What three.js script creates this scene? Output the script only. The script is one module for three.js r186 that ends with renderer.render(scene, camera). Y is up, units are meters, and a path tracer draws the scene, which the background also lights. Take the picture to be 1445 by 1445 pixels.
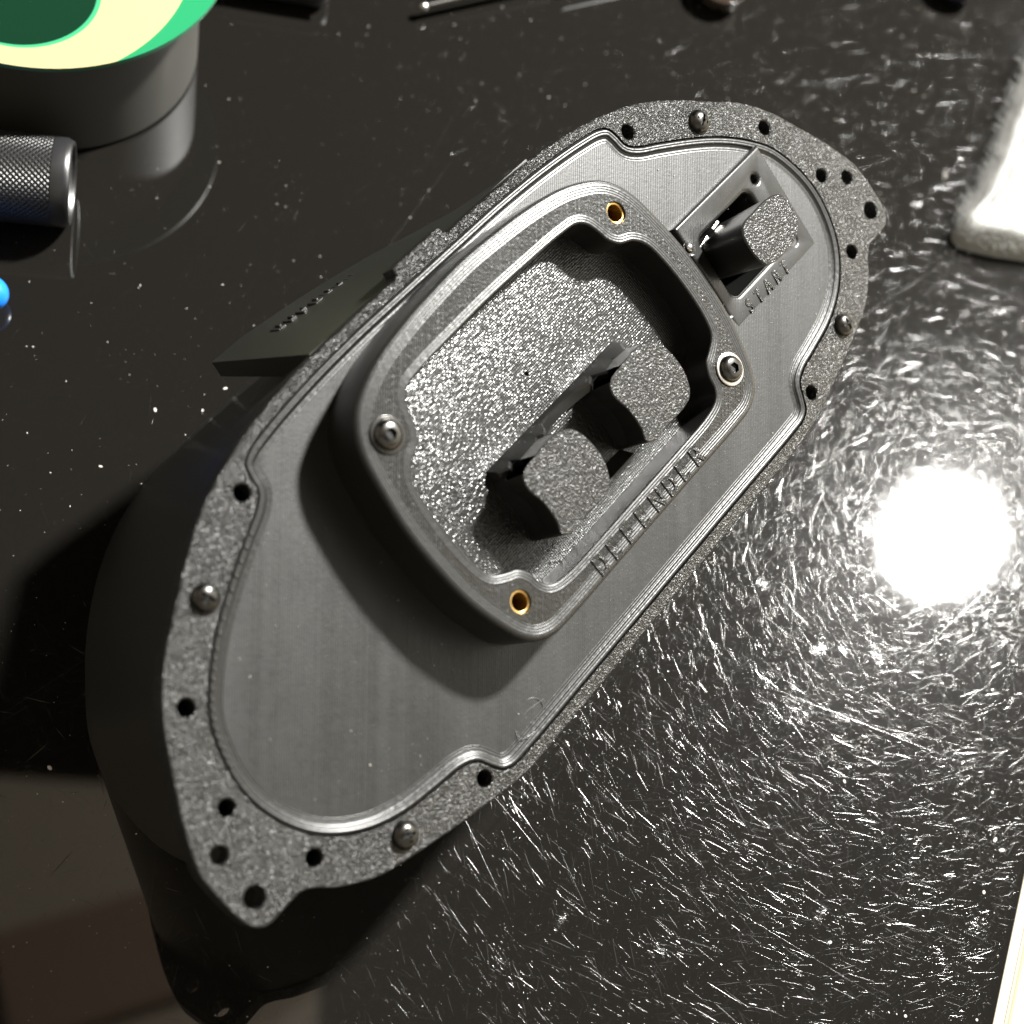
import * as THREE from 'three';
import { mergeGeometries, mergeVertices, toCreasedNormals } from 'three/addons/utils/BufferGeometryUtils.js';
import { RoundedBoxGeometry } from 'three/addons/geometries/RoundedBoxGeometry.js';
import { TextGeometry } from 'three/addons/geometries/TextGeometry.js';
import { FontLoader } from 'three/addons/loaders/FontLoader.js';
import { Brush, Evaluator, SUBTRACTION } from 'three-bvh-csg';

// ---------------------------------------------------------------- camera, light, exposure
const MM = 0.001;
const scene = new THREE.Scene();
scene.background = new THREE.Color(0, 0, 0);
const camera = new THREE.PerspectiveCamera(34.87, 1, 0.02, 10);
camera.position.set(-50.13 * MM, 247.5 * MM, 126.27 * MM);
{
  const right = new THREE.Vector3(0.9798, 0.2, 0), up = new THREE.Vector3(-0.0961, 0.4707, -0.877), back = new THREE.Vector3(-0.1754, 0.8593, 0.4804);
  camera.quaternion.setFromRotationMatrix(new THREE.Matrix4().makeBasis(right, up, back));
}
camera.focus = 0.257;
camera.userData.fStop = 16.5;
scene.add(camera);
const LAMP = new THREE.Vector3(440 * MM, 668 * MM, -400 * MM), BULB_R = 0.0365;
const lampLight = new THREE.PointLight(new THREE.Color(1, 0.98, 0.93), 15.5, 0, 2);
lampLight.position.copy(LAMP);
lampLight.castShadow = true;
lampLight.shadow.radius = 1.87;
lampLight.shadow.mapSize.set(2048, 2048);
lampLight.shadow.camera.near = 0.05;
lampLight.shadow.camera.far = 4;
scene.add(lampLight);
const renderer = new THREE.WebGLRenderer({ antialias: true });
renderer.toneMapping = THREE.LinearToneMapping;
renderer.toneMappingExposure = 1;
renderer.shadowMap.enabled = true;

// ---------------------------------------------------------------- helpers
let seed = 7;
const rnd = () => { seed = (seed * 1664525 + 1013904223) >>> 0; return seed / 4294967296; };
const gauss = () => Math.sqrt(-2 * Math.log(rnd() + 1e-9)) * Math.cos(6.28318 * rnd());
const used = {};
function numbered(n) { const k = used[n] = (used[n] || 0) + 1; return k === 1 ? n : n + '_' + String(k - 1).padStart(3, '0'); }
function tag(o, label, category, group) { o.userData.label = label; o.userData.category = category; if (group) o.userData.group = group; return o; }
function mesh(name, g, m, parent) { const o = new THREE.Mesh(g, m); o.name = parent && parent !== scene ? name : numbered(name); o.castShadow = o.receiveShadow = true; (parent || scene).add(o); return o; }
function thing(name, label, category, [x, y, z], group) { const o = new THREE.Group(); o.name = numbered(name); o.position.set(x * MM, y * MM, z * MM); scene.add(o); return tag(o, label, category, group); }
const mm = (g) => g.scale(MM, MM, MM);

// height fields for relief: tiling noise of a given grain, stripes, weave
function blurred(n, sigma) {
  let a = new Float32Array(n * n), b = new Float32Array(n * n);
  for (let i = 0; i < n * n; i++) a[i] = gauss();
  const r = Math.ceil(sigma * 2.6), k = []; let s = 0;
  for (let i = -r; i <= r; i++) { const w = Math.exp(-i * i / (2 * sigma * sigma)); k.push(w); s += w; }
  for (let y = 0; y < n; y++) for (let x = 0; x < n; x++) { let v = 0; for (let i = -r; i <= r; i++) v += k[i + r] * a[y * n + ((x + i + n) % n)]; b[y * n + x] = v / s; }
  for (let y = 0; y < n; y++) for (let x = 0; x < n; x++) { let v = 0; for (let i = -r; i <= r; i++) v += k[i + r] * b[((y + i + n) % n) * n + x]; a[y * n + x] = v / s; }
  let q = 0; for (const v of a) q += v * v; q = Math.sqrt(q / a.length);
  for (let i = 0; i < a.length; i++) a[i] /= q;
  return a;
}
function tex(n, f, sizeMM, rot = 0) {          // f gives 0..1
  const d = new Uint8Array(n * n * 4);
  for (let y = 0; y < n; y++) for (let x = 0; x < n; x++) { const v = Math.max(0, Math.min(255, Math.round(255 * f(x, y)))), i = 4 * (y * n + x); d[i] = d[i + 1] = d[i + 2] = v; d[i + 3] = 255; }
  const t = new THREE.DataTexture(d, n, n);
  t.wrapS = t.wrapT = THREE.RepeatWrapping; t.magFilter = THREE.LinearFilter; t.minFilter = THREE.LinearMipmapLinearFilter; t.generateMipmaps = true;
  t.repeat.set(1 / sizeMM, 1 / sizeMM); t.rotation = rot; t.needsUpdate = true;
  return t;
}
const nA = blurred(1024, 5), nB = blurred(512, 3), nC = blurred(512, 26), nD = blurred(512, 1.6);
const grainTex = tex(1024, (x, y) => 0.5 + 0.17 * nA[y * 1024 + x], 12.5);
const wormTex = tex(1024, (x, y) => 0.5 + 0.45 * Math.tanh(1.6 * nA[y * 1024 + x]) * 0.8, 16);
const lineRnd = Array.from({ length: 64 }, () => rnd());
const lineTex = tex(512, (x, y) => { const p = x / 8, k = Math.floor(p) % 64; return 0.30 + 0.25 * Math.sin(2 * Math.PI * p) + 0.22 * lineRnd[k] + 0.05 * nB[y * 512 + x] + 0.04 * nD[y * 512 + x]; }, 64 * 0.36, -Math.PI / 4);
const layerTex = tex(512, (x, y) => { const p = y / 8, k = Math.floor(p) % 64; return 0.35 + 0.2 * Math.sin(2 * Math.PI * p) + 0.2 * lineRnd[k] + 0.03 * nD[y * 512 + x]; }, 64 * 0.2);
const weaveTex = tex(512, (x, y) => { const u = x / 512 * 2 * Math.PI * 32, v = y / 512 * 2 * Math.PI * 32; return 0.5 + 0.2 * Math.sin(u) * Math.sin(v) + 0.085 * nB[y * 512 + x] + 0.04 * nC[y * 512 + x]; }, 32 * 0.52, -Math.PI / 4);
const streak = (() => { const a = Array.from({ length: 512 }, () => gauss()), b = new Array(512).fill(0); for (const [r, w] of [[2, 0.5], [9, 1.3], [30, 2.2]]) for (let i = 0; i < 512; i++) { let v = 0; for (let k = -r; k <= r; k++) v += a[(i + k + 512) % 512]; b[i] += w * v / (2 * r + 1); } return b; })();
const cloudRough = tex(512, (x, y) => 0.88 + 0.07 * streak[x] + 0.015 * nC[y * 512 + x] + 0.02 * nB[y * 512 + x], 52, -Math.PI / 4);
const perimTex = tex(512, (x, y) => { const p = y / 8, k = Math.floor(p) % 64; return 0.3 + 0.25 * Math.sin(2 * Math.PI * p) + 0.25 * lineRnd[k] + 0.05 * nB[y * 512 + x]; }, 64 * 0.4);

const plastic = (o) => new THREE.MeshPhysicalMaterial({ color: new THREE.Color(0.0068, 0.0069, 0.0065), roughness: 0.5, metalness: 0, ior: 1.5, ...o });
const M = {
  flange: plastic({ roughness: 0.3, bumpMap: grainTex, bumpScale: 2.7e-4 }),
  panel: plastic({ roughness: 0.51, roughnessMap: cloudRough, bumpMap: lineTex, bumpScale: 3.2e-5 }),
  perimeter: plastic({ roughness: 0.37, bumpMap: perimTex, bumpScale: 0.85e-4 }),
  frame: plastic({ roughness: 0.47, roughnessMap: cloudRough, bumpMap: lineTex, bumpScale: 1.7e-4 }),
  frameWall: plastic({ roughness: 0.3, bumpMap: layerTex, bumpScale: 1.6e-5 }),
  wall: plastic({ color: new THREE.Color(0.0135, 0.013, 0.012), roughness: 0.3, bumpMap: layerTex, bumpScale: 1.6e-5 }),
  floor: plastic({ roughness: 0.23, bumpMap: weaveTex, bumpScale: 1.1e-4 }),
  cap: plastic({ roughness: 0.29, bumpMap: wormTex, bumpScale: 1.3e-4 }),
  capSide: plastic({ roughness: 0.38 }),
  steelDark: new THREE.MeshPhysicalMaterial({ color: new THREE.Color(0.075, 0.073, 0.07), metalness: 1, roughness: 0.26 }),
  steel: new THREE.MeshPhysicalMaterial({ color: new THREE.Color(0.55, 0.53, 0.5), metalness: 1, roughness: 0.3 }),
  pad: plastic({ roughness: 0.42, roughnessMap: cloudRough, bumpMap: lineTex, bumpScale: 2e-5 }),
  flap: plastic({ color: new THREE.Color(0.012, 0.0126, 0.0104), roughness: 0.33, bumpMap: layerTex, bumpScale: 1.0e-5 }),
  bezel: new THREE.MeshPhysicalMaterial({ color: new THREE.Color(0.1, 0.1, 0.1), metalness: 1, roughness: 0.42 }),
  brass: new THREE.MeshPhysicalMaterial({ color: new THREE.Color(0.8, 0.52, 0.18), metalness: 1, roughness: 0.25 }),
};

// closed outlines: half given from the top middle round the +x side to the bottom middle, mirrored, smoothed
function mirrored(half) { const l = half.slice(); for (let i = half.length - 1; i >= 0; i--) if (half[i][0] > 0.01) l.push([-half[i][0], half[i][1]]); return l; }
function smooth(pts, n) {
  const c = new THREE.CatmullRomCurve3(pts.map(([x, y]) => new THREE.Vector3(x, y, 0)), true, 'centripetal');
  c.arcLengthDivisions = 2000;
  return c.getSpacedPoints(n).slice(0, n).map((p) => [p.x, p.y]);
}
function smoothParam(pts, per) {
  const c = new THREE.CatmullRomCurve3(pts.map(([x, y]) => new THREE.Vector3(x, y, 0)), true, 'centripetal'), n = pts.length * per, r = [];
  for (let i = 0; i < n; i++) { const p = c.getPoint(i / n); r.push([p.x, p.y]); }
  return r;
}
function offset(ring, d) {                       // inward for d > 0 (rings run clockwise)
  const n = ring.length, out = [];
  for (let i = 0; i < n; i++) {
    const a = ring[(i - 2 + n) % n], b = ring[(i + 2) % n], l = Math.hypot(b[0] - a[0], b[1] - a[1]) || 1;
    out.push([ring[i][0] + d * (b[1] - a[1]) / l, ring[i][1] - d * (b[0] - a[0]) / l]);
  }
  return out;
}
const vec2 = (r) => r.map(([x, y]) => new THREE.Vector2(x, y));
function shapeOf(ring, holes = []) { const s = new THREE.Shape(vec2(ring)); for (const h of holes) s.holes.push(new THREE.Path(vec2(h))); return s; }
const circle = (x, y, r, n = 28) => Array.from({ length: n }, (_, i) => [x + r * Math.cos(2 * Math.PI * i / n), y + r * Math.sin(2 * Math.PI * i / n)]);
function roundRect(x0, y0, x1, y1, r, k = 6) {
  const o = [];
  for (const [cx, cy, a] of [[x1 - r, y1 - r, 0], [x0 + r, y1 - r, 1], [x0 + r, y0 + r, 2], [x1 - r, y0 + r, 3]]) for (let i = 0; i <= k; i++) { const t = (a + i / k) * Math.PI / 2; o.push([cx + r * Math.cos(t), cy + r * Math.sin(t)]); }
  return o;
}
function extrude(ring, holes, z0, z1, bevel = 0, segs = 1) {
  const g = new THREE.ExtrudeGeometry(shapeOf(ring, holes), { depth: z1 - z0 - 2 * bevel, bevelEnabled: bevel > 0, bevelThickness: bevel, bevelSize: bevel, bevelOffset: -bevel, bevelSegments: segs, curveSegments: 1 });
  g.translate(0, 0, z0 + bevel);
  return toCreasedNormals(g, 0.4);
}
function strip(a, b) {                           // wall between two rings of [x, y, z]
  const n = a.length, pos = [], uv = []; let u = 0;
  for (let i = 0; i < n; i++) {
    const j = (i + 1) % n, A = a[i], B = b[i], C = a[j], D = b[j], du = Math.hypot(C[0] - A[0], C[1] - A[1]), h0 = Math.hypot(A[0] - B[0], A[1] - B[1], A[2] - B[2]);
    pos.push(...A, ...B, ...D, ...A, ...D, ...C);
    uv.push(u, 0, u, -h0, u + du, -h0, u, 0, u + du, -h0, u + du, 0); u += du;
  }
  const g = new THREE.BufferGeometry();
  g.setAttribute('position', new THREE.Float32BufferAttribute(pos, 3));
  g.setAttribute('uv', new THREE.Float32BufferAttribute(uv, 2));
  g.computeVertexNormals();
  return toCreasedNormals(g, 0.6);
}
function fillet(ring, top, r, sign = 1) {        // rounded edge from the upper face down the wall
  const rings = []; for (let k = 0; k <= 4; k++) { const a = k / 4 * Math.PI / 2; rings.push(at(offset(ring, sign * r * (1 - Math.sin(a))), top - r * (1 - Math.cos(a)))); }
  const g = join(...rings.slice(1).map((q, k) => strip(rings[k], q))); g.deleteAttribute('normal'); g.computeVertexNormals();
  return toCreasedNormals(g, 0.6);
}
const at = (ring, z) => ring.map(([x, y]) => [x, y, z]);
const cap = (ring, holes, z) => { const g = new THREE.ShapeGeometry(shapeOf(ring, holes)); g.translate(0, 0, z); return g; };
const plain = (g) => { const q = g.index ? g.toNonIndexed() : g; for (const k of Object.keys(q.attributes)) if (!['position', 'normal', 'uv'].includes(k)) q.deleteAttribute(k); return q; };
const join = (...gs) => mergeGeometries(gs.map(plain));
const evaluator = new Evaluator(); evaluator.useGroups = false; evaluator.attributes = ['position', 'normal', 'uv'];
function cut(a, ...bs) { let r = new Brush(plain(a)); r.updateMatrixWorld(); for (const b of bs) { const q = new Brush(plain(b)); q.updateMatrixWorld(); r = evaluator.evaluate(r, q, SUBTRACTION); } return r.geometry; }

// ---------------------------------------------------------------- tabletop, its trim, the board beside it, the ceiling
const glass = new THREE.MeshPhysicalMaterial({ color: new THREE.Color(0.0061, 0.0056, 0.0049), roughness: 0.28, ior: 1.5, specularIntensity: 0.010, clearcoat: 1, clearcoatRoughness: 0.025 });
const edgeX = (z) => 88.4 - 0.383 * (z - 48);
{
  const s = new THREE.Shape([[-420, 420], [edgeX(420), 420], [edgeX(-620), -620], [-420, -620]].map(([x, z]) => new THREE.Vector2(x, -z)));
  const g = new THREE.ExtrudeGeometry(s, { depth: 6, bevelEnabled: false }); g.rotateX(-Math.PI / 2); g.translate(0, -6, 0);
  const table = mesh('tabletop', mm(g), glass); table.userData.kind = 'structure';
  const dir = new THREE.Vector2(edgeX(420) - edgeX(-620), 1040), len = dir.length(), ang = Math.atan2(dir.x, dir.y);
  const bar = (w, off, y0, y1) => { const b = new RoundedBoxGeometry(w, y1 - y0, len, 2, Math.min(w, y1 - y0) * 0.3); b.translate(off + w / 2, (y0 + y1) / 2, 0); b.rotateY(ang); b.translate((edgeX(420) + edgeX(-620)) / 2, 0, -100); return mm(b); };
  mesh('edge_trim', bar(1.75, 0.02, -5, 0.25), new THREE.MeshPhysicalMaterial({ color: new THREE.Color(0.62, 0.57, 0.45), roughness: 0.4 }), table);
  mesh('trim_gasket', bar(0.8, 1.8, -5, -0.15), new THREE.MeshPhysicalMaterial({ color: new THREE.Color(0.16, 0.15, 0.12), roughness: 0.6 }), table);
  const board = mesh('side_board', bar(160, 2.65, -6, -0.3), new THREE.MeshPhysicalMaterial({ color: new THREE.Color(0.55, 0.46, 0.32), roughness: 0.6, bumpMap: grainTex, bumpScale: 2e-5 }));
  board.userData.kind = 'structure';
  const c = new THREE.BoxGeometry(1150, 20, 1600); c.translate(-475, 1510, 335);
  mesh('ceiling', mm(c), new THREE.MeshPhysicalMaterial({ color: new THREE.Color(0.31, 0.26, 0.2), roughness: 0.9 })).userData.kind = 'structure';
  const bm = new THREE.BoxGeometry(190, 60, 110); bm.rotateY(0.35); bm.translate(-125, 1468, -262);
  mesh('ceiling_beam', mm(bm), new THREE.MeshPhysicalMaterial({ color: new THREE.Color(0.17, 0.11, 0.075), roughness: 0.8 })).userData.kind = 'structure';
  const plaster = new THREE.MeshPhysicalMaterial({ color: new THREE.Color(0.3, 0.28, 0.24), roughness: 0.9 });
  const w = new THREE.BoxGeometry(20, 1500, 1900); w.translate(-1060, 750, 100);
  mesh('wall', mm(w), plaster).userData.kind = 'structure';
  const w2 = new THREE.BoxGeometry(2500, 1500, 20); w2.translate(200, 750, 1060); mesh('wall', mm(w2), plaster).userData.kind = 'structure';
  const w3 = new THREE.BoxGeometry(20, 1500, 1900); w3.translate(1460, 750, 100); mesh('wall', mm(w3), new THREE.MeshPhysicalMaterial({ color: new THREE.Color(0.62, 0.6, 0.55), roughness: 0.9 })).userData.kind = 'structure';

  // scratches: hair-fine rounded grooves in the surface, each a sliver with a curved cross-section
  const variants = [];
  for (const spread of [0.24, 0.36]) {
    const N = 4, K = 4, pos = [], nor = [], idx = [];
    for (let i = 0; i <= N; i++) for (let k = 0; k <= K; k++) {
      const t = i / N - 0.5, w = Math.max(0.05, Math.sqrt(Math.max(0, 1 - 4 * t * t))), a = (k / K - 0.5) * 2 * spread;
      pos.push(t, 0.5 * (Math.cos(a) - Math.cos(spread)) / Math.sin(spread) * w, 0.5 * Math.sin(a) / Math.sin(spread) * w);
      nor.push(0, Math.cos(a), Math.sin(a));
    }
    for (let i = 0; i < N; i++) for (let k = 0; k < K; k++) { const q = i * (K + 1) + k; idx.push(q, q + 1, q + K + 2, q, q + K + 2, q + K + 1); }
    const sg = new THREE.BufferGeometry(); sg.setAttribute('position', new THREE.Float32BufferAttribute(pos, 3)); sg.setAttribute('normal', new THREE.Float32BufferAttribute(nor, 3)); sg.setIndex(idx);
    variants.push(sg);
  }
  const scratchMat = new THREE.MeshPhysicalMaterial({ color: new THREE.Color(0.0064, 0.0057, 0.0048), roughness: 0.155, ior: 1.6 });
  const m4 = new THREE.Matrix4(), q = new THREE.Quaternion(), UPV = new THREE.Vector3(0, 1, 0);
  const wear = Array.from({ length: 46 }, () => [-30 + 140 * rnd(), -115 + 190 * rnd(), 0.8 + 3.5 * rnd() ** 2, rnd() * 3.14, 0.15 + 0.5 * rnd()]);
  for (const [v, N] of [[0, 74000], [1, 6000]]) {
    const im = new THREE.InstancedMesh(variants[v], scratchMat, N);
    for (let i = 0; i < N; i++) {
      let x, z, len, w;
      if (i < N * 0.085) {                       // worn spots: short strokes crossing one another
        const c = wear[Math.floor(rnd() * wear.length)], a = gauss() * c[2], b = gauss() * c[2] * c[4];
        x = c[0] + a * Math.cos(c[3]) - b * Math.sin(c[3]); z = c[1] + a * Math.sin(c[3]) + b * Math.cos(c[3]); len = 0.15 + 1.3 * rnd() ** 3; w = 0.02 + 0.07 * rnd() ** 2;
        if (x > edgeX(z) - 1) x = edgeX(z) - 1 - 10 * rnd();
      } else {
        do { x = -115 + 250 * rnd(); z = -175 + 265 * rnd(); } while (x > edgeX(z) - 1 || rnd() > (0.3 + 0.7 * Math.min(1, Math.max(0, (x + 60) / 110))) * (z < -62 ? 0.4 : 1));
        const big = rnd() > 0.9945; len = big ? 5 + 45 * rnd() ** 2 : 0.3 + 5 * rnd() ** 4; w = big ? 0.014 + 0.045 * rnd() ** 2 : 0.008 + 0.022 * rnd() + 0.12 * rnd() ** 16;
      }
      q.setFromAxisAngle(UPV, rnd() * Math.PI);
      m4.compose(new THREE.Vector3(x * MM, 0.004 * MM, z * MM), q, new THREE.Vector3(len * MM, w * MM, w * MM));
      im.setMatrixAt(i, m4);
    }
    im.name = 'scratches'; im.userData.kind = 'stuff'; im.castShadow = false; im.receiveShadow = true; table.add(im);
  }
  // pits: tiny round dimples between the scratches
  {
    const pg = new THREE.SphereGeometry(1, 10, 4, 0, Math.PI * 2, 0, 0.36); pg.translate(0, -Math.cos(0.36), 0); pg.scale(1.42, 1.42, 1.42);
    const PN = 26000, pits = new THREE.InstancedMesh(pg, scratchMat, PN);
    for (let i = 0; i < PN; i++) {
      let x, z; do { x = -115 + 250 * rnd(); z = -175 + 265 * rnd(); } while (x > edgeX(z) - 1 || rnd() > 0.25 + 0.75 * Math.min(1, Math.max(0, (x + 60) / 110)));
      const r = 0.018 + 0.09 * rnd() ** 6; q.setFromAxisAngle(UPV, rnd() * 6.28);
      m4.compose(new THREE.Vector3(x * MM, 0.003 * MM, z * MM), q, new THREE.Vector3(r * (1 + rnd()) * MM, r * MM, r * MM)); pits.setMatrixAt(i, m4);
    }
    pits.name = 'pits'; pits.userData.kind = 'stuff'; pits.castShadow = false; pits.receiveShadow = true; table.add(pits);
  }

  // dust and scuffed crumbs
  const dg = new THREE.IcosahedronGeometry(0.5, 1), D = 5200, dm = new THREE.InstancedMesh(dg, new THREE.MeshPhysicalMaterial({ color: new THREE.Color(0.42, 0.40, 0.37), roughness: 0.7 }), D);
  const scuffs = Array.from({ length: 26 }, () => [-20 + 125 * rnd(), -120 + 190 * rnd(), 1 + 3 * rnd(), rnd() * 3.14]);
  for (let i = 0; i < D; i++) {
    let x, z, s = 0.05 + 0.16 * rnd() ** 4;
    if (rnd() < 0.22) { const c = scuffs[Math.floor(rnd() * scuffs.length)], a = gauss() * c[2], b = gauss() * c[2] * 0.35; x = c[0] + a * Math.cos(c[3]) - b * Math.sin(c[3]); z = c[1] + a * Math.sin(c[3]) + b * Math.cos(c[3]); s *= 0.9; }
    else { x = -115 + 250 * rnd(); z = -175 + 265 * rnd(); if (rnd() > 0.4 + 0.6 * Math.min(1, Math.max(0, (x + 60) / 110))) s *= 0.5; }
    if (rnd() < 0.006) s = 0.35 + 0.3 * rnd();
    if (x > edgeX(z) - 1) x = edgeX(z) - 1 - 20 * rnd();
    q.setFromAxisAngle(UPV, rnd() * 6.28);
    m4.compose(new THREE.Vector3(x * MM, s * 0.15 * MM, z * MM), q, new THREE.Vector3(s * (1 + rnd()) * MM, s * 0.4 * MM, s * MM));
    dm.setMatrixAt(i, m4);
  }
  dm.name = 'dust'; dm.userData = { kind: 'stuff', label: 'fine pale dust and crumbs strewn over the black tabletop' }; dm.receiveShadow = true; scene.add(dm);
}

// ---------------------------------------------------------------- the lamp that lights it all
{
  const t = thing('desk_lamp', 'glowing round lamp bulb mirrored as a white disc in the tabletop', 'lamp', [440, 668, -400]);
  mesh('bulb', new THREE.SphereGeometry(BULB_R, 48, 32), new THREE.MeshStandardMaterial({ color: 0x000000, emissive: new THREE.Color(1, 0.98, 0.94), emissiveIntensity: 12, roughness: 1 }), t);
  const s = new THREE.CylinderGeometry(0.022, 0.026, 0.05, 32); s.translate(0, 0.064, 0);
  mesh('socket', s, new THREE.MeshPhysicalMaterial({ color: new THREE.Color(0.3, 0.3, 0.31), roughness: 0.5 }), t);
}

// ---------------------------------------------------------------- the black printed housing
const HN = 49.24;                                 // distance of its front face from its foot, along the face's normal
const pod = thing('instrument_housing', 'black 3D printed instrument housing with raised window frame and scalloped flange', 'housing', [-17.78, 0, -14.4]);
pod.quaternion.setFromRotationMatrix(new THREE.Matrix4().makeBasis(new THREE.Vector3(0.6108, 0.0124, -0.7917), new THREE.Vector3(-0.7046, 0.4645, -0.5364), new THREE.Vector3(0.3611, 0.8855, 0.2925)));
const part = (name, g, m, parent = pod) => mesh(name, mm(g.translate(0, 0, parent === pod ? HN : 0)), m, parent);
const tableZ = (x, y) => -(43.6 + 0.0124 * x + 0.4645 * y) / 0.8855;

const outerHalf = [[0, 35.75], [7.5, 35.75], [14, 35.7], [20.3, 35.6], [29, 35.3], [36, 34.4], [43, 33], [50, 30.7], [56, 27.6], [63, 22.9], [68.5, 19.1], [73, 14.4], [77.6, 7.3], [80, 3.2], [82, -1], [83, -3.6], [83.2, -6], [83.1, -11.3], [82.6, -13.4], [81.4, -14.7], [79.8, -15.05], [76.6, -15.1], [74.8, -15.25], [73.2, -16.3], [71, -18.6], [66, -22], [62, -23.5], [57, -25], [49, -27.1], [42.5, -28.6], [38.3, -29.2], [34, -29.3], [15, -29.3], [0, -29.3]];
const innerHalf = [[0, 34.4], [8, 34.4], [17, 34.35], [27, 33.9], [36, 33], [40.5, 32.15], [42.3, 31.1], [43, 29.3], [43.4, 27.3], [45, 25.9], [49, 24], [55, 21], [60.3, 17.9], [65, 14.3], [69, 10], [71.4, 4.3], [72.1, -0.7], [71.4, -5.6], [69.4, -10.4], [66.3, -14.2], [62, -17.3], [57, -19.3], [51, -20.5], [46.5, -21.3], [44.3, -22.4], [43.1, -24.6], [42, -26.3], [40.2, -27.2], [37, -27.4], [20, -27.4], [0, -27.4]];
const frameOutHalf = [[0, 32.7], [7, 32.4], [14, 31.8], [21, 30.6], [25.5, 29], [28.5, 27.3], [30.6, 25], [32, 22.2], [33, 18], [34, 11], [34.1, 4.4], [33.5, -2.7], [32, -8.5], [30.6, -11.9], [28.8, -14], [26, -15.3], [22, -15.6], [10, -15.6], [0, -15.6]];
const frameInHalf = [[0, 25.9], [8, 25.75], [16.5, 25.4], [19.8, 24.9], [21.2, 23.8], [22, 22], [22.7, 19.8], [24.1, 18.2], [26.5, 17.1], [28.1, 15.2], [29, 11], [29.3, 5.5], [28.9, 0.5], [28, -2.2], [26, -3.6], [24.2, -4.5], [23, -6.3], [22.4, -8.6], [21.3, -9.8], [18.5, -10.5], [10, -10.7], [0, -10.7]];
const outerR = smooth(mirrored(outerHalf), 520), innerR = smooth(mirrored(innerHalf), 520), frameOutR = smooth(mirrored(frameOutHalf), 320), frameInR = smooth(mirrored(frameInHalf), 320);
// the flange has a small tab on its upper edge
const tabbed = [];
{ let put = false; for (const [x, y] of outerR) { if (y > 30 && Math.abs(x) < 5.6) { if (!put || (x < 0 && put === 1)) { } continue; } tabbed.push([x, y]); } 
  // outerR starts at x = 0 going to +x: the tab is closed over the seam
  tabbed.push([-6, 35.75], [-5.5, 36.1], [-5.3, 37.15], [5.3, 37.15], [5.5, 36.1], [6, 35.75]); }
const holeAt = [[45.05, 28.4], [69.95, 13.1], [74.7, 0], [79.5, -3.6], [79.8, -11], [70.6, -13.5], [44.9, -24.8]], screwAt = [[58.4, 21.7], [59.2, -21.1]];
const flangeHoles = [];
for (const s of [-1, 1]) for (const [i, [x, y]] of holeAt.entries()) flangeHoles.push(circle(s * x, y, i === 4 ? 1.55 : 1.25));
part('flange', extrude(tabbed, [innerR, ...flangeHoles], -3.2, 0, 0.18), M.flange);

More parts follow.
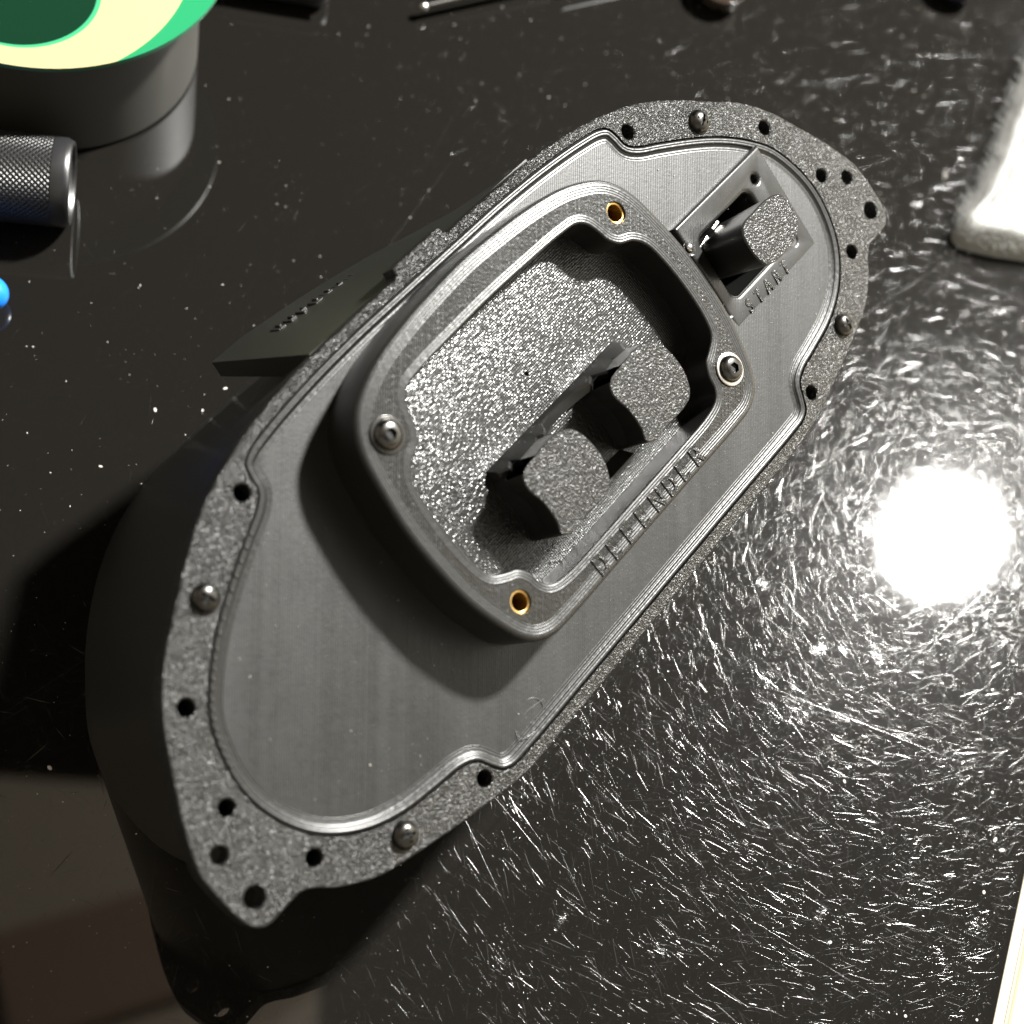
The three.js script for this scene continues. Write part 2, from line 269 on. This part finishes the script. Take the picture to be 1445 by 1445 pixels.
// body: from under the flange down to the table, drawn in at the back
const topHalf = [[0, 35.3], [20, 35.2], [29, 34.9], [36, 34], [43, 32.6], [50, 30.3], [56, 27.2], [63, 22.5], [68.5, 18.6], [73, 13.9], [76, 8.5], [77.6, 2], [77.6, -4], [76.2, -10.5], [73.6, -15.3], [70.6, -18.4], [66, -21.6], [57, -24.7], [49, -26.7], [37.5, -28.8], [18, -28.9], [0, -28.9]];
const baseHalf = [[0, 31], [20, 30.8], [28, 30.4], [34, 29.4], [40, 27.8], [46, 25.4], [52, 22.2], [58.5, 17.8], [63, 14], [68.4, 8.8], [71.3, 4.5], [73.3, 0], [74.5, -4.5], [74.8, -10], [73.6, -14.5], [70.6, -18.2], [66, -21.5], [57, -24.6], [49, -26.5], [37.5, -28.6], [18, -28.7], [0, -28.7]];
{
  const a = smoothParam(mirrored(topHalf), 8), b = smoothParam(mirrored(baseHalf), 8), rings = [];
  for (let k = 0; k <= 4; k++) rings.push(a.map(([x, y], i) => { const t = k / 4, [p, q] = b[i], z = tableZ(p, q) + 0.05; return [x + (p - x) * t, y + (q - y) * t, -2.9 + (z + 2.9) * t]; }));
  part('body_wall', toCreasedNormals(mergeVertices(join(...rings.slice(1).map((r, k) => strip(rings[k], r)))).toNonIndexed(), 0.7), M.wall);
  // raised block on the back wall
  const bx = [-22.6, -15.5, -5.3, 2.9, 12.3, 19, 24, 28], by = [41.1, 41, 39.9, 38.8, 37.2, 35.8, 34.4, 33], pos = [], uv = [];
  const quad = (A, B, C, D) => { pos.push(...A, ...B, ...C, ...A, ...C, ...D); for (const p of [A, B, C, A, C, D]) uv.push(p[0], p[2]); };
  for (let i = 0; i < 7; i++) {
    const T = (k) => [bx[k], 35.6, -3.3], B = (k) => [bx[k], by[k], -30], I = (k) => [bx[k], by[k] - 2.6, -30.6], J = (k) => [bx[k], 31.5, -3.3];
    quad(T(i), B(i), B(i + 1), T(i + 1)); quad(B(i), I(i), I(i + 1), B(i + 1)); quad(J(i), T(i), T(i + 1), J(i + 1));
    if (i === 0) quad(T(0), J(0), I(0), B(0));
    if (i === 6) quad(T(7), B(7), I(7), J(7));
  }
  const g = new THREE.BufferGeometry(); g.setAttribute('position', new THREE.Float32BufferAttribute(pos, 3)); g.setAttribute('uv', new THREE.Float32BufferAttribute(uv, 2)); g.computeVertexNormals();
  const back = part('back_flap', toCreasedNormals(g, 0.3), M.flap);
  const marks = [];
  for (let i = 0; i < 9; i++) {
    const x = -15 + i * 2.6, y = 39.1 - 0.085 * (x + 15) - (x > -5 ? 0.06 * (x + 5) : 0);
    for (const [dx, dz, w, h] of [[0, 0, 0.5, 2.6], [0.7, 1.1 - (i % 3) * 0.6, 1.2, 0.5], [1.2, -0.8, 0.5, 1.4]]) { const b = new RoundedBoxGeometry(w, 0.7, h, 1, 0.15); b.rotateX(0.22); b.translate(x + dx, y - dz * 0.22, -21.5 + dz + HN); marks.push(b); }
  }
  for (const b of marks) mesh('raised_mark', mm(b), M.wall, back);
}

// face panel, sunk a little inside the flange, with a rounded shoulder
const openR = roundRect(43.2, -3.9, 58.4, 8, 1.6), padHoles = [[60.9, 8.3], [41, 8.1], [61.1, -4.3], [40.7, -4.2]];
{
  const a = offset(innerR, 0.34), b = offset(innerR, 0.62), c = offset(innerR, 1.3), d = offset(innerR, 1.75);
  const e = offset(innerR, 2.6);
  const panel = part('face_panel', cap(e, [openR], -0.5), M.panel);
  part('panel_edge', join(strip(at(a, -0.35), at(a, -3)), strip(at(b, -0.02), at(a, -0.35)), strip(at(c, -0.12), at(b, -0.02)), strip(at(d, -0.5), at(c, -0.12)), strip(at(e, -0.5), at(d, -0.5))), M.perimeter, panel).position.z = HN * MM;
}
{ // a row of little print beads on the edge beside the groove
  const r = offset(innerR, 0.95), b = new THREE.SphereGeometry(0.27, 10, 6);
  for (let i = 0, last = 1e9; i < r.length; i++) { const [x, y] = r[i]; if (x > -45 || y < 3 || y > 24 || Math.abs(y - last) < 0.78) continue; last = y; part('seam_bead', b.clone().translate(x, y, -0.06), M.capSide); }
}
// raised frame
const bossScrew = [[-27, 22.1], [27, -8.1]], bossBrass = [[27, 22.1], [-27, -8.1]];
const frameHoles = [...bossBrass.map(([x, y]) => circle(x, y, 1.75)), ...bossScrew.map(([x, y]) => circle(x, y, 1.3))];
const frame = part('raised_frame', join(strip(at(frameOutR, 7.3), at(frameOutR, -0.8)), strip(at(frameInR, 7.8), at(frameInR, 2)), ...frameHoles.map((h) => strip(at(h, 8.1), at(h, -0.4)))), M.frameWall);
{
  const o = offset(frameOutR, 0.8), i = offset(frameInR, -0.3);
  const o2 = offset(frameOutR, 2.3), i2 = offset(frameInR, -1.35), z = (8.1 + HN) * MM;
  part('frame_top', cap(o2, [i2, ...frameHoles], 0), M.frame, frame).position.z = z;
  part('frame_edge', join(strip(at(o2, 0), at(o, 0)), fillet(frameOutR, 0, 0.8)), M.perimeter, frame).position.z = z;
  part('frame_edge', join(strip(at(i, 0), at(i2, 0)), fillet(frameInR, 0, 0.3, -1)), M.perimeter, frame).position.z = z;
}
part('recess_floor', cap(offset(frameInR, -0.4), [circle(0.5, 12.9, 0.36, 12)], 2.3), M.floor);
{
  // two rocker caps standing on the floor, a sloping rib behind them, a low rib before them
  const capRing = (x0) => smooth([[x0 + 1.2, 5.3], [x0 + 5, 5.7], [x0 + 9.6, 5.6], [x0 + 12, 4.4], [x0 + 13.1, 2], [x0 + 13.2, -2.4], [x0 + 11.6, -5.4], [x0 + 9.6, -6.1], [x0 + 4, -6.1], [x0 + 1.6, -6.3], [x0 - 0.1, -5.2], [x0 + 0.5, -3.5], [x0 + 0.7, 0], [x0 + 0.1, 3.4]].map(([x, y]) => [x, y]), 96);
  for (const x0 of [-16.1, 5.1]) {
    const r = capRing(x0), rb = r.map(([x, y]) => [x + (x < x0 + 5 ? 0.9 * Math.sin((y + 6) / 12 * Math.PI) : 0), y]);
    const notch = new THREE.BoxGeometry(3.4, 1.6, 6); notch.translate(x0 + 2.6, 5.5, 10.6 - 2.2);
    const body = part('rocker', cut(join(strip(at(r, 9.85), at(rb, 5)), strip(at(rb, 5), at(r, 2.2)), cap(offset(r, 0.15), [], 10), strip(at(offset(r, 0.15), 10), at(r, 9.85)), cap(r.slice().reverse(), [], 2.2)), notch), M.capSide);
    part('rocker_top', cap(offset(r, 0.17), [[[x0 + 0.95, 4.75], [x0 + 4.25, 4.75], [x0 + 4.25, 5.3], [x0 + 0.95, 5.2]].map((p) => p)].slice(0, 0), 0.02), M.cap, body).position.z = (10 + HN) * MM;
  }
  const hx = [[-15.2, 2.3], [-14.9, 4.2], [-13.6, 5.6], [-12.2, 4.6], [-11.6, 6.4], [-8, 6.2], [-6.6, 5.2], [-6, 6.2], [-5, 5.6], [-3.6, 3.8], [-1.5, 3.2], [2, 3.3], [4.2, 4.0], [6.4, 5.4], [8, 4.4], [9.2, 6.8], [11.6, 6.3], [12.2, 5.4], [13, 6.6], [14.6, 6.1], [16, 4.4], [17, 2.3]];
  const secs = hx.map(([x, h]) => [[x, 7, 2.2], [x, 6.9 - (h - 2.2) * 0.28, h - 0.25], [x, 6.6 - (h - 2.2) * 0.3, h], [x, 4.7, h - 0.5], [x, 4.7, 2.2]]), rp = [], ru = [];
  for (let i = 0; i + 1 < secs.length; i++) for (let k = 0; k < 4; k++) { const A = secs[i][k], B = secs[i][k + 1], C = secs[i + 1][k], D = secs[i + 1][k + 1]; for (const p of [A, B, D, A, D, C]) { rp.push(...p); ru.push(p[0], p[1] + p[2]); } }
  const rib = new THREE.BufferGeometry(); rib.setAttribute('position', new THREE.Float32BufferAttribute(rp, 3)); rib.setAttribute('uv', new THREE.Float32BufferAttribute(ru, 2)); rib.computeVertexNormals();
  part('back_rib', toCreasedNormals(rib, 0.5), M.frameWall);
  const prof2 = new THREE.Shape([[-5.6, 2.2], [-7, 4.6], [-7.3, 4.6], [-7.3, 2.2]].map(([y, z]) => new THREE.Vector2(y, z)));
  const rib2 = new THREE.ExtrudeGeometry(prof2, { depth: 9, bevelEnabled: false }); rib2.applyMatrix4(new THREE.Matrix4().makeBasis(new THREE.Vector3(0, 1, 0), new THREE.Vector3(0, 0, 1), new THREE.Vector3(1, 0, 0))); rib2.translate(-3.4, 0, 0);
  part('front_rib', rib2, M.capSide);
}
for (const [x, y] of bossBrass) {
  const p = [[1.74, 7.6], [1.74, 7.75], [1.42, 7.75]];
  for (let i = 0; i < 14; i++) p.push([1.28, 7.6 - i * 0.45], [1.48, 7.38 - i * 0.45]);
  p.push([1.3, 1]);
  const g = new THREE.LatheGeometry(p.map(([r, z]) => new THREE.Vector2(r, z)), 36); g.rotateX(Math.PI / 2); g.translate(x, y, 0);
  part('brass_insert', g, M.brass);
}
const lathe = (p, n = 40) => { const g = new THREE.LatheGeometry(p.map(([r, z]) => new THREE.Vector2(r, z)), n); g.rotateX(Math.PI / 2); return g; };
function place(name, g, m, x, y, z, turn = 0) { const o = mesh(name, mm(g), m, pod); o.position.set(x * MM, y * MM, (z + HN) * MM); o.rotation.z = turn; return o; }
{
  const head = lathe([[0, 0], [2.1, 0], [2.18, 0.15], [2.1, 0.42], [1.85, 0.78], [1.5, 1.02], [1.3, 1.1], [0, 1.1]]);
  const hex = new THREE.CylinderGeometry(0.88, 0.88, 3, 6); hex.rotateX(Math.PI / 2); hex.translate(0, 0, 2.05);
  const g = cut(toCreasedNormals(plain(head), 0.5), hex);
  for (const [i, [x, y]] of bossScrew.entries()) {
    const o = place('button_screw', g.clone(), M.steelDark, x, y, 8.35, i * 0.4);
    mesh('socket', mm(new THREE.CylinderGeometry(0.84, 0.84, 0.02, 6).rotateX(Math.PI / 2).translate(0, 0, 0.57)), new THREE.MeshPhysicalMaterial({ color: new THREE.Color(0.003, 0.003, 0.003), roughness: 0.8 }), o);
    mesh('washer', mm(lathe([[1.2, -0.25], [2.62, -0.25], [2.68, -0.15], [2.68, -0.02], [2.55, 0.06], [1.2, 0.06]])), i ? M.steel : M.steelDark, o);
  }
  const dome = []; for (let i = 0; i <= 10; i++) { const a = i / 10 * Math.PI / 2; dome.push([2.0 * Math.cos(a) ** 0.8, 1.4 * Math.sin(a)]); }
  const pan = toCreasedNormals(plain(lathe([[0, -0.05], [1.95, -0.05], ...dome.slice(0, -1), [0, 1.4]])), 0.5);
  const s1 = new THREE.BoxGeometry(2.1, 0.5, 1.6), s2 = new THREE.BoxGeometry(0.5, 2.1, 1.6), s3 = new THREE.CylinderGeometry(0.9, 0.2, 1.6, 12); s3.rotateX(Math.PI / 2);
  for (const s of [s1, s2, s3]) s.translate(0, 0, 1.65);
  const ph = cut(pan, s1, s2, s3);
  const screwMat = new THREE.MeshPhysicalMaterial({ color: new THREE.Color(0.06, 0.058, 0.054), metalness: 1, roughness: 0.3 });
  let k = 0;
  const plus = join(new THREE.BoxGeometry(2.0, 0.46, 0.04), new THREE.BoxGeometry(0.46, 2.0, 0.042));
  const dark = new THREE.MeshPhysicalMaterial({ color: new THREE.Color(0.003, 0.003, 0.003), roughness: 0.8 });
  for (const s of [-1, 1]) for (const [x, y] of screwAt) { const o = place('pan_screw', ph.clone(), screwMat, s * x, y, 0.05, 0.3 + 0.9 * k++); mesh('recess', mm(plus.clone().translate(0, 0, 0.88)), dark, o); }
}
// lettering
const font = await new FontLoader().loadAsync('fonts/droid/droid_sans_bold.typeface.json');
function letters(word, x0, y0, pitch, size, z, m, sx = 1) {
  [...word].forEach((ch, i) => { const g = new TextGeometry(ch, { font, size, depth: 0.32, curveSegments: 4, bevelEnabled: true, bevelThickness: 0.08, bevelSize: 0.06, bevelSegments: 1 }); g.scale(sx, 1, 1); g.translate(x0 + i * pitch, y0, z); part('letter', g, m); });
}
letters('DEFENDER', -14.4, -14.9, 3.6, 3.1, 7.9, M.cap, 0.95);

// switch pad on the upper lobe: a tilted plate with an opening, a lever and its contacts
{
  const tilt = (g) => { const p = g.attributes.position; for (let i = 0; i < p.count; i++) { const y = p.getY(i), z = p.getZ(i); if (z > -0.9) p.setZ(i, z - 1.5 * (11 - y) / 19); } g.computeVertexNormals(); return toCreasedNormals(g, 0.62); };
  part('switch_pad', tilt(extrude([[40.3, -8], [40.3, 12.2], [65.4, 12.2], [65.4, -8]], [openR.slice(), ...padHoles.map(([x, y]) => circle(x, y, 0.75, 16))], -1.02, 1.0, 0.7, 4)), M.pad);
  const well = offset(openR, 0.02);
  part('switch_well', join(strip(at(openR, -1), at(openR, -16)), cap(openR, [], -16)), M.capSide);
  const ring = smooth([[51.6, 7.3], [53.2, 6.2], [53.4, 3.6], [52.6, 1.2], [50.6, -0.2], [47.4, -0.6], [44, -0.5], [42.1, 0.2], [41.3, 1.6], [41.1, 4], [41.5, 6.4], [42.8, 7.6], [46, 7.8], [49, 7.8]], 96);
  const low = ring.map(([x, y]) => [48.6 + (x - 47.2) * 0.72 + 2.6, 2 + (y - 3.6) * 0.8]);
  const lever = part('switch_lever', join(strip(at(ring, 11.8), at(low, -13)), strip(at(offset(ring, 0.2), 12), at(ring, 11.8)), cap(offset(ring, 0.2), [], 12)), M.capSide);
  part('lever_top', cap(offset(ring, 0.22), [], 0.02), M.cap, lever).position.z = (12 + HN) * MM;
  for (const [x, y, w, a] of [[46.2, 6.4, 2.2, 0.2], [50, 7, 2, 0.1], [44.3, 5.9, 1.6, 0.5]]) { const b = new RoundedBoxGeometry(w, 0.5, 4, 1, 0.1); b.rotateZ(a); b.translate(x, y, -3.4); part('terminal', b, M.steel); }
  letters('START', 44.4, -7.6, 2.75, 2.4, -0.62, M.cap, 0.85);
  for (const [x, y] of [padHoles[1]]) place('pin_head', lathe([[0, 0], [0.7, 0], [0.65, 0.3], [0.3, 0.5], [0, 0.5]], 16), M.steel, x, y, 0.55);
}
{
  const N = 260, im = new THREE.InstancedMesh(new THREE.IcosahedronGeometry(0.5, 0), new THREE.MeshPhysicalMaterial({ color: new THREE.Color(0.45, 0.43, 0.4), roughness: 0.8 }), N), m4 = new THREE.Matrix4(), q = new THREE.Quaternion(), e = new THREE.Euler();
  for (let i = 0; i < N; i++) {
    let x, y; do { x = -76 + 152 * rnd(); y = -28 + 62 * rnd(); } while (Math.abs(x) < 34.5 && y > -16.5);
    if (Math.hypot(Math.max(0, Math.abs(x) - 42), y) > 27) { x *= 0.8; y *= 0.6; if (Math.abs(x) < 34.5 && y > -16.5) y = -18 - 7 * rnd(); }
    const r = 0.05 + 0.13 * rnd() ** 5; q.setFromEuler(e.set(rnd() * 6, rnd() * 6, rnd() * 6));
    m4.compose(new THREE.Vector3(x * MM, y * MM, (HN - 0.42) * MM), q, new THREE.Vector3(r * MM, r * (1 + rnd()) * MM, r * MM)); im.setMatrixAt(i, m4);
  }
  im.name = 'dust_specks'; im.userData.kind = 'stuff'; im.receiveShadow = true; pod.add(im);
}
// a loop of fine plastic string left on the panel
{
  const pts = [[-33.5, -21.8], [-31, -22.4], [-30.2, -24], [-31.6, -25.6], [-34.6, -26], [-36.6, -25], [-36, -23.6], [-33, -23.2], [-29.6, -23.9]].map(([x, y], i) => new THREE.Vector3(x, y, -0.62 + 0.12 * (i % 3) + (i > 3 && i < 6 ? 0.3 : 0)));
  part('stray_filament', new THREE.TubeGeometry(new THREE.CatmullRomCurve3(pts), 80, 0.055, 6), plastic({ roughness: 0.3, color: new THREE.Color(0.06, 0.06, 0.058) }));
}

// ---------------------------------------------------------------- things round it
{ // roll with a printed green and cream disc on it
  const RX = -91.2, RZ = -106.8, t = thing('tape_roll', 'dark tape roll topped by a green and cream printed disc', 'tape roll', [RX, 0, RZ]);
  mesh('roll', mm(lathe([[12, 0.2], [27.4, 0.2], [28, 0.8], [28, 26.4], [27.5, 27], [12, 27], [12, 0.2]], 96).rotateX(-Math.PI / 2)), new THREE.MeshPhysicalMaterial({ color: new THREE.Color(0.032, 0.031, 0.026), roughness: 0.58 }), t);
  const c = document.createElement('canvas'); c.width = c.height = 1024; const x = c.getContext('2d'), P = (wx, wz, r) => { x.beginPath(); x.arc(512 + (wx - RX) / 36 * 512, 512 + (wz - RZ) / 36 * 512, r / 36 * 512, 0, 7); x.fill(); };
  x.fillStyle = '#1a6b45'; x.fillRect(0, 0, 1024, 1024);
  x.fillStyle = '#8f8764'; P(-98.8, -102.4, 34.2);
  x.fillStyle = '#2d7d57'; P(-93, -91.2, 13.6);
  x.fillStyle = '#022012'; P(-93.3, -91.3, 13.1);
  const ct = new THREE.CanvasTexture(c); ct.colorSpace = THREE.SRGBColorSpace;
  const g = new THREE.CircleGeometry(33.3, 96); g.rotateX(-Math.PI / 2); g.translate(0, 28.1, 0);
  { const p = g.attributes.position, u = g.attributes.uv; for (let i = 0; i < p.count; i++) u.setXY(i, 0.5 + p.getX(i) / 72, 0.5 - p.getZ(i) / 72); }
  const disc = mesh('printed_disc', mm(new THREE.CylinderGeometry(33.3, 33.3, 0.8, 96).translate(0, 27.65, 0)), new THREE.MeshPhysicalMaterial({ color: new THREE.Color(0.02, 0.09, 0.05), roughness: 0.5 }), t);
  mesh('label', mm(g), new THREE.MeshPhysicalMaterial({ map: ct, roughness: 0.9, specularIntensity: 0.12 }), disc);
}
{ // knurled torch at the left edge
  const t = thing('flashlight', 'black knurled cylindrical flashlight lying at the left edge', 'flashlight', [-111, 0, -65.2]);
  const knurl = tex(256, (x, y) => { const u = x / 256 * 2 * Math.PI * 4, v = y / 256 * 2 * Math.PI * 4; return Math.max(Math.abs(Math.sin((u + v) / 2)), Math.abs(Math.sin((u - v) / 2))); }, 1);
  knurl.repeat.set(1 / 4.2, 1 / 4.2);
  const bg = new THREE.CylinderGeometry(8, 8, 60, 96, 1, true); { const u = bg.attributes.uv; for (let i = 0; i < u.count; i++) u.setXY(i, u.getX(i) * 50.4, u.getY(i) * 60); }
  const lay = (g) => mm(g.rotateZ(-Math.PI / 2).translate(0, 8, 0));
  mesh('barrel', lay(bg.translate(0, -4, 0)), new THREE.MeshPhysicalMaterial({ color: new THREE.Color(0.008, 0.008, 0.0085), roughness: 0.36, bumpMap: knurl, bumpScale: 2.6e-4 }), t);
  mesh('collar', lay(new THREE.LatheGeometry([[7.8, 25.9], [7.95, 26.1], [7.95, 28.2], [7.6, 28.8]].map(([r, y]) => new THREE.Vector2(r, y)), 96)), new THREE.MeshPhysicalMaterial({ color: new THREE.Color(0.012, 0.012, 0.013), roughness: 0.35 }), t);
  mesh('bezel', lay(new THREE.LatheGeometry([[7.6, 28.8], [7.45, 29.2], [7, 29.3], [6.7, 29.1], [6.5, 28.2]].map(([r, y]) => new THREE.Vector2(r, y)), 96)), M.bezel, t);
  mesh('lens', lay(new THREE.CylinderGeometry(6.6, 6.6, 0.6, 64).translate(0, 28.2, 0)), new THREE.MeshPhysicalMaterial({ color: new THREE.Color(0.12, 0.12, 0.12), roughness: 0.12, clearcoat: 1, clearcoatRoughness: 0.05 }), t);
  mesh('cap_end', lay(new THREE.CylinderGeometry(7.8, 7.8, 1, 64).translate(0, -34.4, 0)), M.steelDark, t);
  t.rotation.y = 0.03;
}
{ // blue pen end
  const t = thing('blue_pen', 'bright blue rounded pen end poking in at the left edge', 'pen', [-104, 0, -43.6]);
  const g = new THREE.CapsuleGeometry(3.1, 22, 12, 32); g.rotateZ(Math.PI / 2); g.translate(0, 3.1, 0);
  mesh('barrel', mm(g), new THREE.MeshPhysicalMaterial({ color: new THREE.Color(0.01, 0.16, 0.62), roughness: 0.3 }), t);
  const cl = new RoundedBoxGeometry(16, 1, 2, 2, 0.4); cl.translate(-5, 6.4, 0);
  mesh('clip', mm(cl), new THREE.MeshPhysicalMaterial({ color: new THREE.Color(0.008, 0.1, 0.45), roughness: 0.35 }), t);
}
{ // thin rod at the top
  const t = thing('metal_rod', 'thin dark metal rod with a bright tip lying at the top edge', 'rod', [-18.8, 0, -128.1]);
  const a = new THREE.Vector3(0, 2.6, 0), b = new THREE.Vector3(40, 3.4, -20.3), tube = (r, p, q) => new THREE.TubeGeometry(new THREE.LineCurve3(p, q), 1, r, 16);
  mesh('shaft', mm(tube(0.75, a, b)), M.steelDark, t);
  mesh('tip', mm(new THREE.SphereGeometry(0.95, 20, 14).translate(0, 2.6, 0)), M.steel, t);
  mesh('grip', mm(tube(3.2, new THREE.Vector3(30, 3.2, -15.2), new THREE.Vector3(80, 3.4, -40.6))), plastic({ roughness: 0.5 }), t);
}
{ // black case beside the roll
  const t = thing('black_case', 'low black rounded case at the top edge beside the tape roll', 'case', [-49, 0, -137]);
  const g = new RoundedBoxGeometry(22, 8, 25, 4, 3); g.translate(0, 4, 0);
  mesh('shell', mm(g), plastic({ roughness: 0.55, color: new THREE.Color(0.006, 0.006, 0.006) }), t);
  const l = new RoundedBoxGeometry(22.3, 0.5, 25.3, 2, 0.2); l.translate(0, 5, 0);
  mesh('lid_seam', mm(l), plastic({ roughness: 0.6, color: new THREE.Color(0.004, 0.004, 0.004) }), t);
  t.rotation.y = -0.03;
}
for (const [x, z, c, l] of [[46.5, -146.5, [0.02, 0.014, 0.01], 'dark brown upturned bottle cap at the top edge near the middle'], [103.7, -160.5, [0.008, 0.006, 0.02], 'dark blue upturned bottle cap in the upper right corner']]) {
  const t = thing('bottle_cap', l, 'cap', [x, 0, z], 'upturned caps at the top edge');
  mesh('dish', mm(lathe([[0, 0], [3.6, 0.1], [5, 1.2], [5.6, 3], [5.8, 4.4], [5.5, 4.6], [5.2, 4.3], [4.6, 2.2], [3.2, 1], [0, 0.6]], 64).rotateX(-Math.PI / 2)), new THREE.MeshPhysicalMaterial({ color: new THREE.Color(...c), roughness: 0.12, clearcoat: 1, clearcoatRoughness: 0.06 }), t);
}
{ // tuft of white cotton wool at the right edge
  const t = thing('cotton_wool', 'soft white tuft of cotton wool out of focus at the right edge', 'cotton wool', [112, 0, -108]);
  const ring = smooth([[-18, 20], [-17, 22.4], [-12, 23.6], [-4, 24], [6, 23.4], [20, 24], [34, 10], [32, -30], [24, -46], [14, -46], [8.5, -36], [4, -25], [-1, -13], [-6.5, 0], [-12, 11]], 160);
  const rings = [], cx = 10, cz = 2;
  for (let k = 0; k <= 13; k++) {
    const u = k / 13, f = k < 7 ? 1 - 0.10 * (1 - Math.cos(k / 7 * Math.PI / 2)) : 0.9 * (1 - (k - 7) / 6), h = k < 7 ? 6 * Math.sin(k / 7 * Math.PI / 2) : 6 + 1.4 * (k - 7) / 6;
    rings.push(ring.map(([x, y]) => { const X = cx + (x - cx) * f, Y = cz + (y - cz) * f; return [X, h * (1 + 0.12 * Math.sin(X * 0.31 + Y * 0.2) + 0.07 * Math.sin(Y * 0.63 - X * 0.17)), Y]; }));
  }
  const g = join(...rings.slice(1).map((r, k) => strip(rings[k], r))); g.deleteAttribute('normal'); g.deleteAttribute('uv');
  const w = mergeVertices(g, 1e-4); w.computeVertexNormals();
  mesh('wad', mm(w), new THREE.MeshPhysicalMaterial({ color: new THREE.Color(0.27, 0.27, 0.26), roughness: 0.9, side: THREE.DoubleSide }), t);
  const wp = w.attributes.position, wn = w.attributes.normal, F = 16000, fib = new THREE.CylinderGeometry(0.018, 0.012, 1, 3, 1); fib.translate(0, 0.5, 0);
  const fuzz = new THREE.InstancedMesh(fib, new THREE.MeshPhysicalMaterial({ color: new THREE.Color(0.32, 0.32, 0.31), roughness: 1 }), F), m4 = new THREE.Matrix4(), q = new THREE.Quaternion(), Y = new THREE.Vector3(0, 1, 0), d = new THREE.Vector3(), p = new THREE.Vector3();
  for (let i = 0; i < F; i++) {
    const k = Math.floor(rnd() * Math.min(wp.count, 160 * 9)); p.fromBufferAttribute(wp, k); d.fromBufferAttribute(wn, k);
    if (d.y < 0 && p.y > 0.003) d.negate();
    d.add(new THREE.Vector3(gauss() * 0.6, Math.abs(gauss()) * 0.4, gauss() * 0.6)).normalize(); q.setFromUnitVectors(Y, d);
    m4.compose(p, q, new THREE.Vector3(MM, (0.8 + 3.6 * rnd() ** 2) * MM, MM)); fuzz.setMatrixAt(i, m4);
  }
  fuzz.name = 'fuzz'; fuzz.userData.kind = 'stuff'; fuzz.receiveShadow = true; t.add(fuzz);
}
renderer.render(scene, camera);
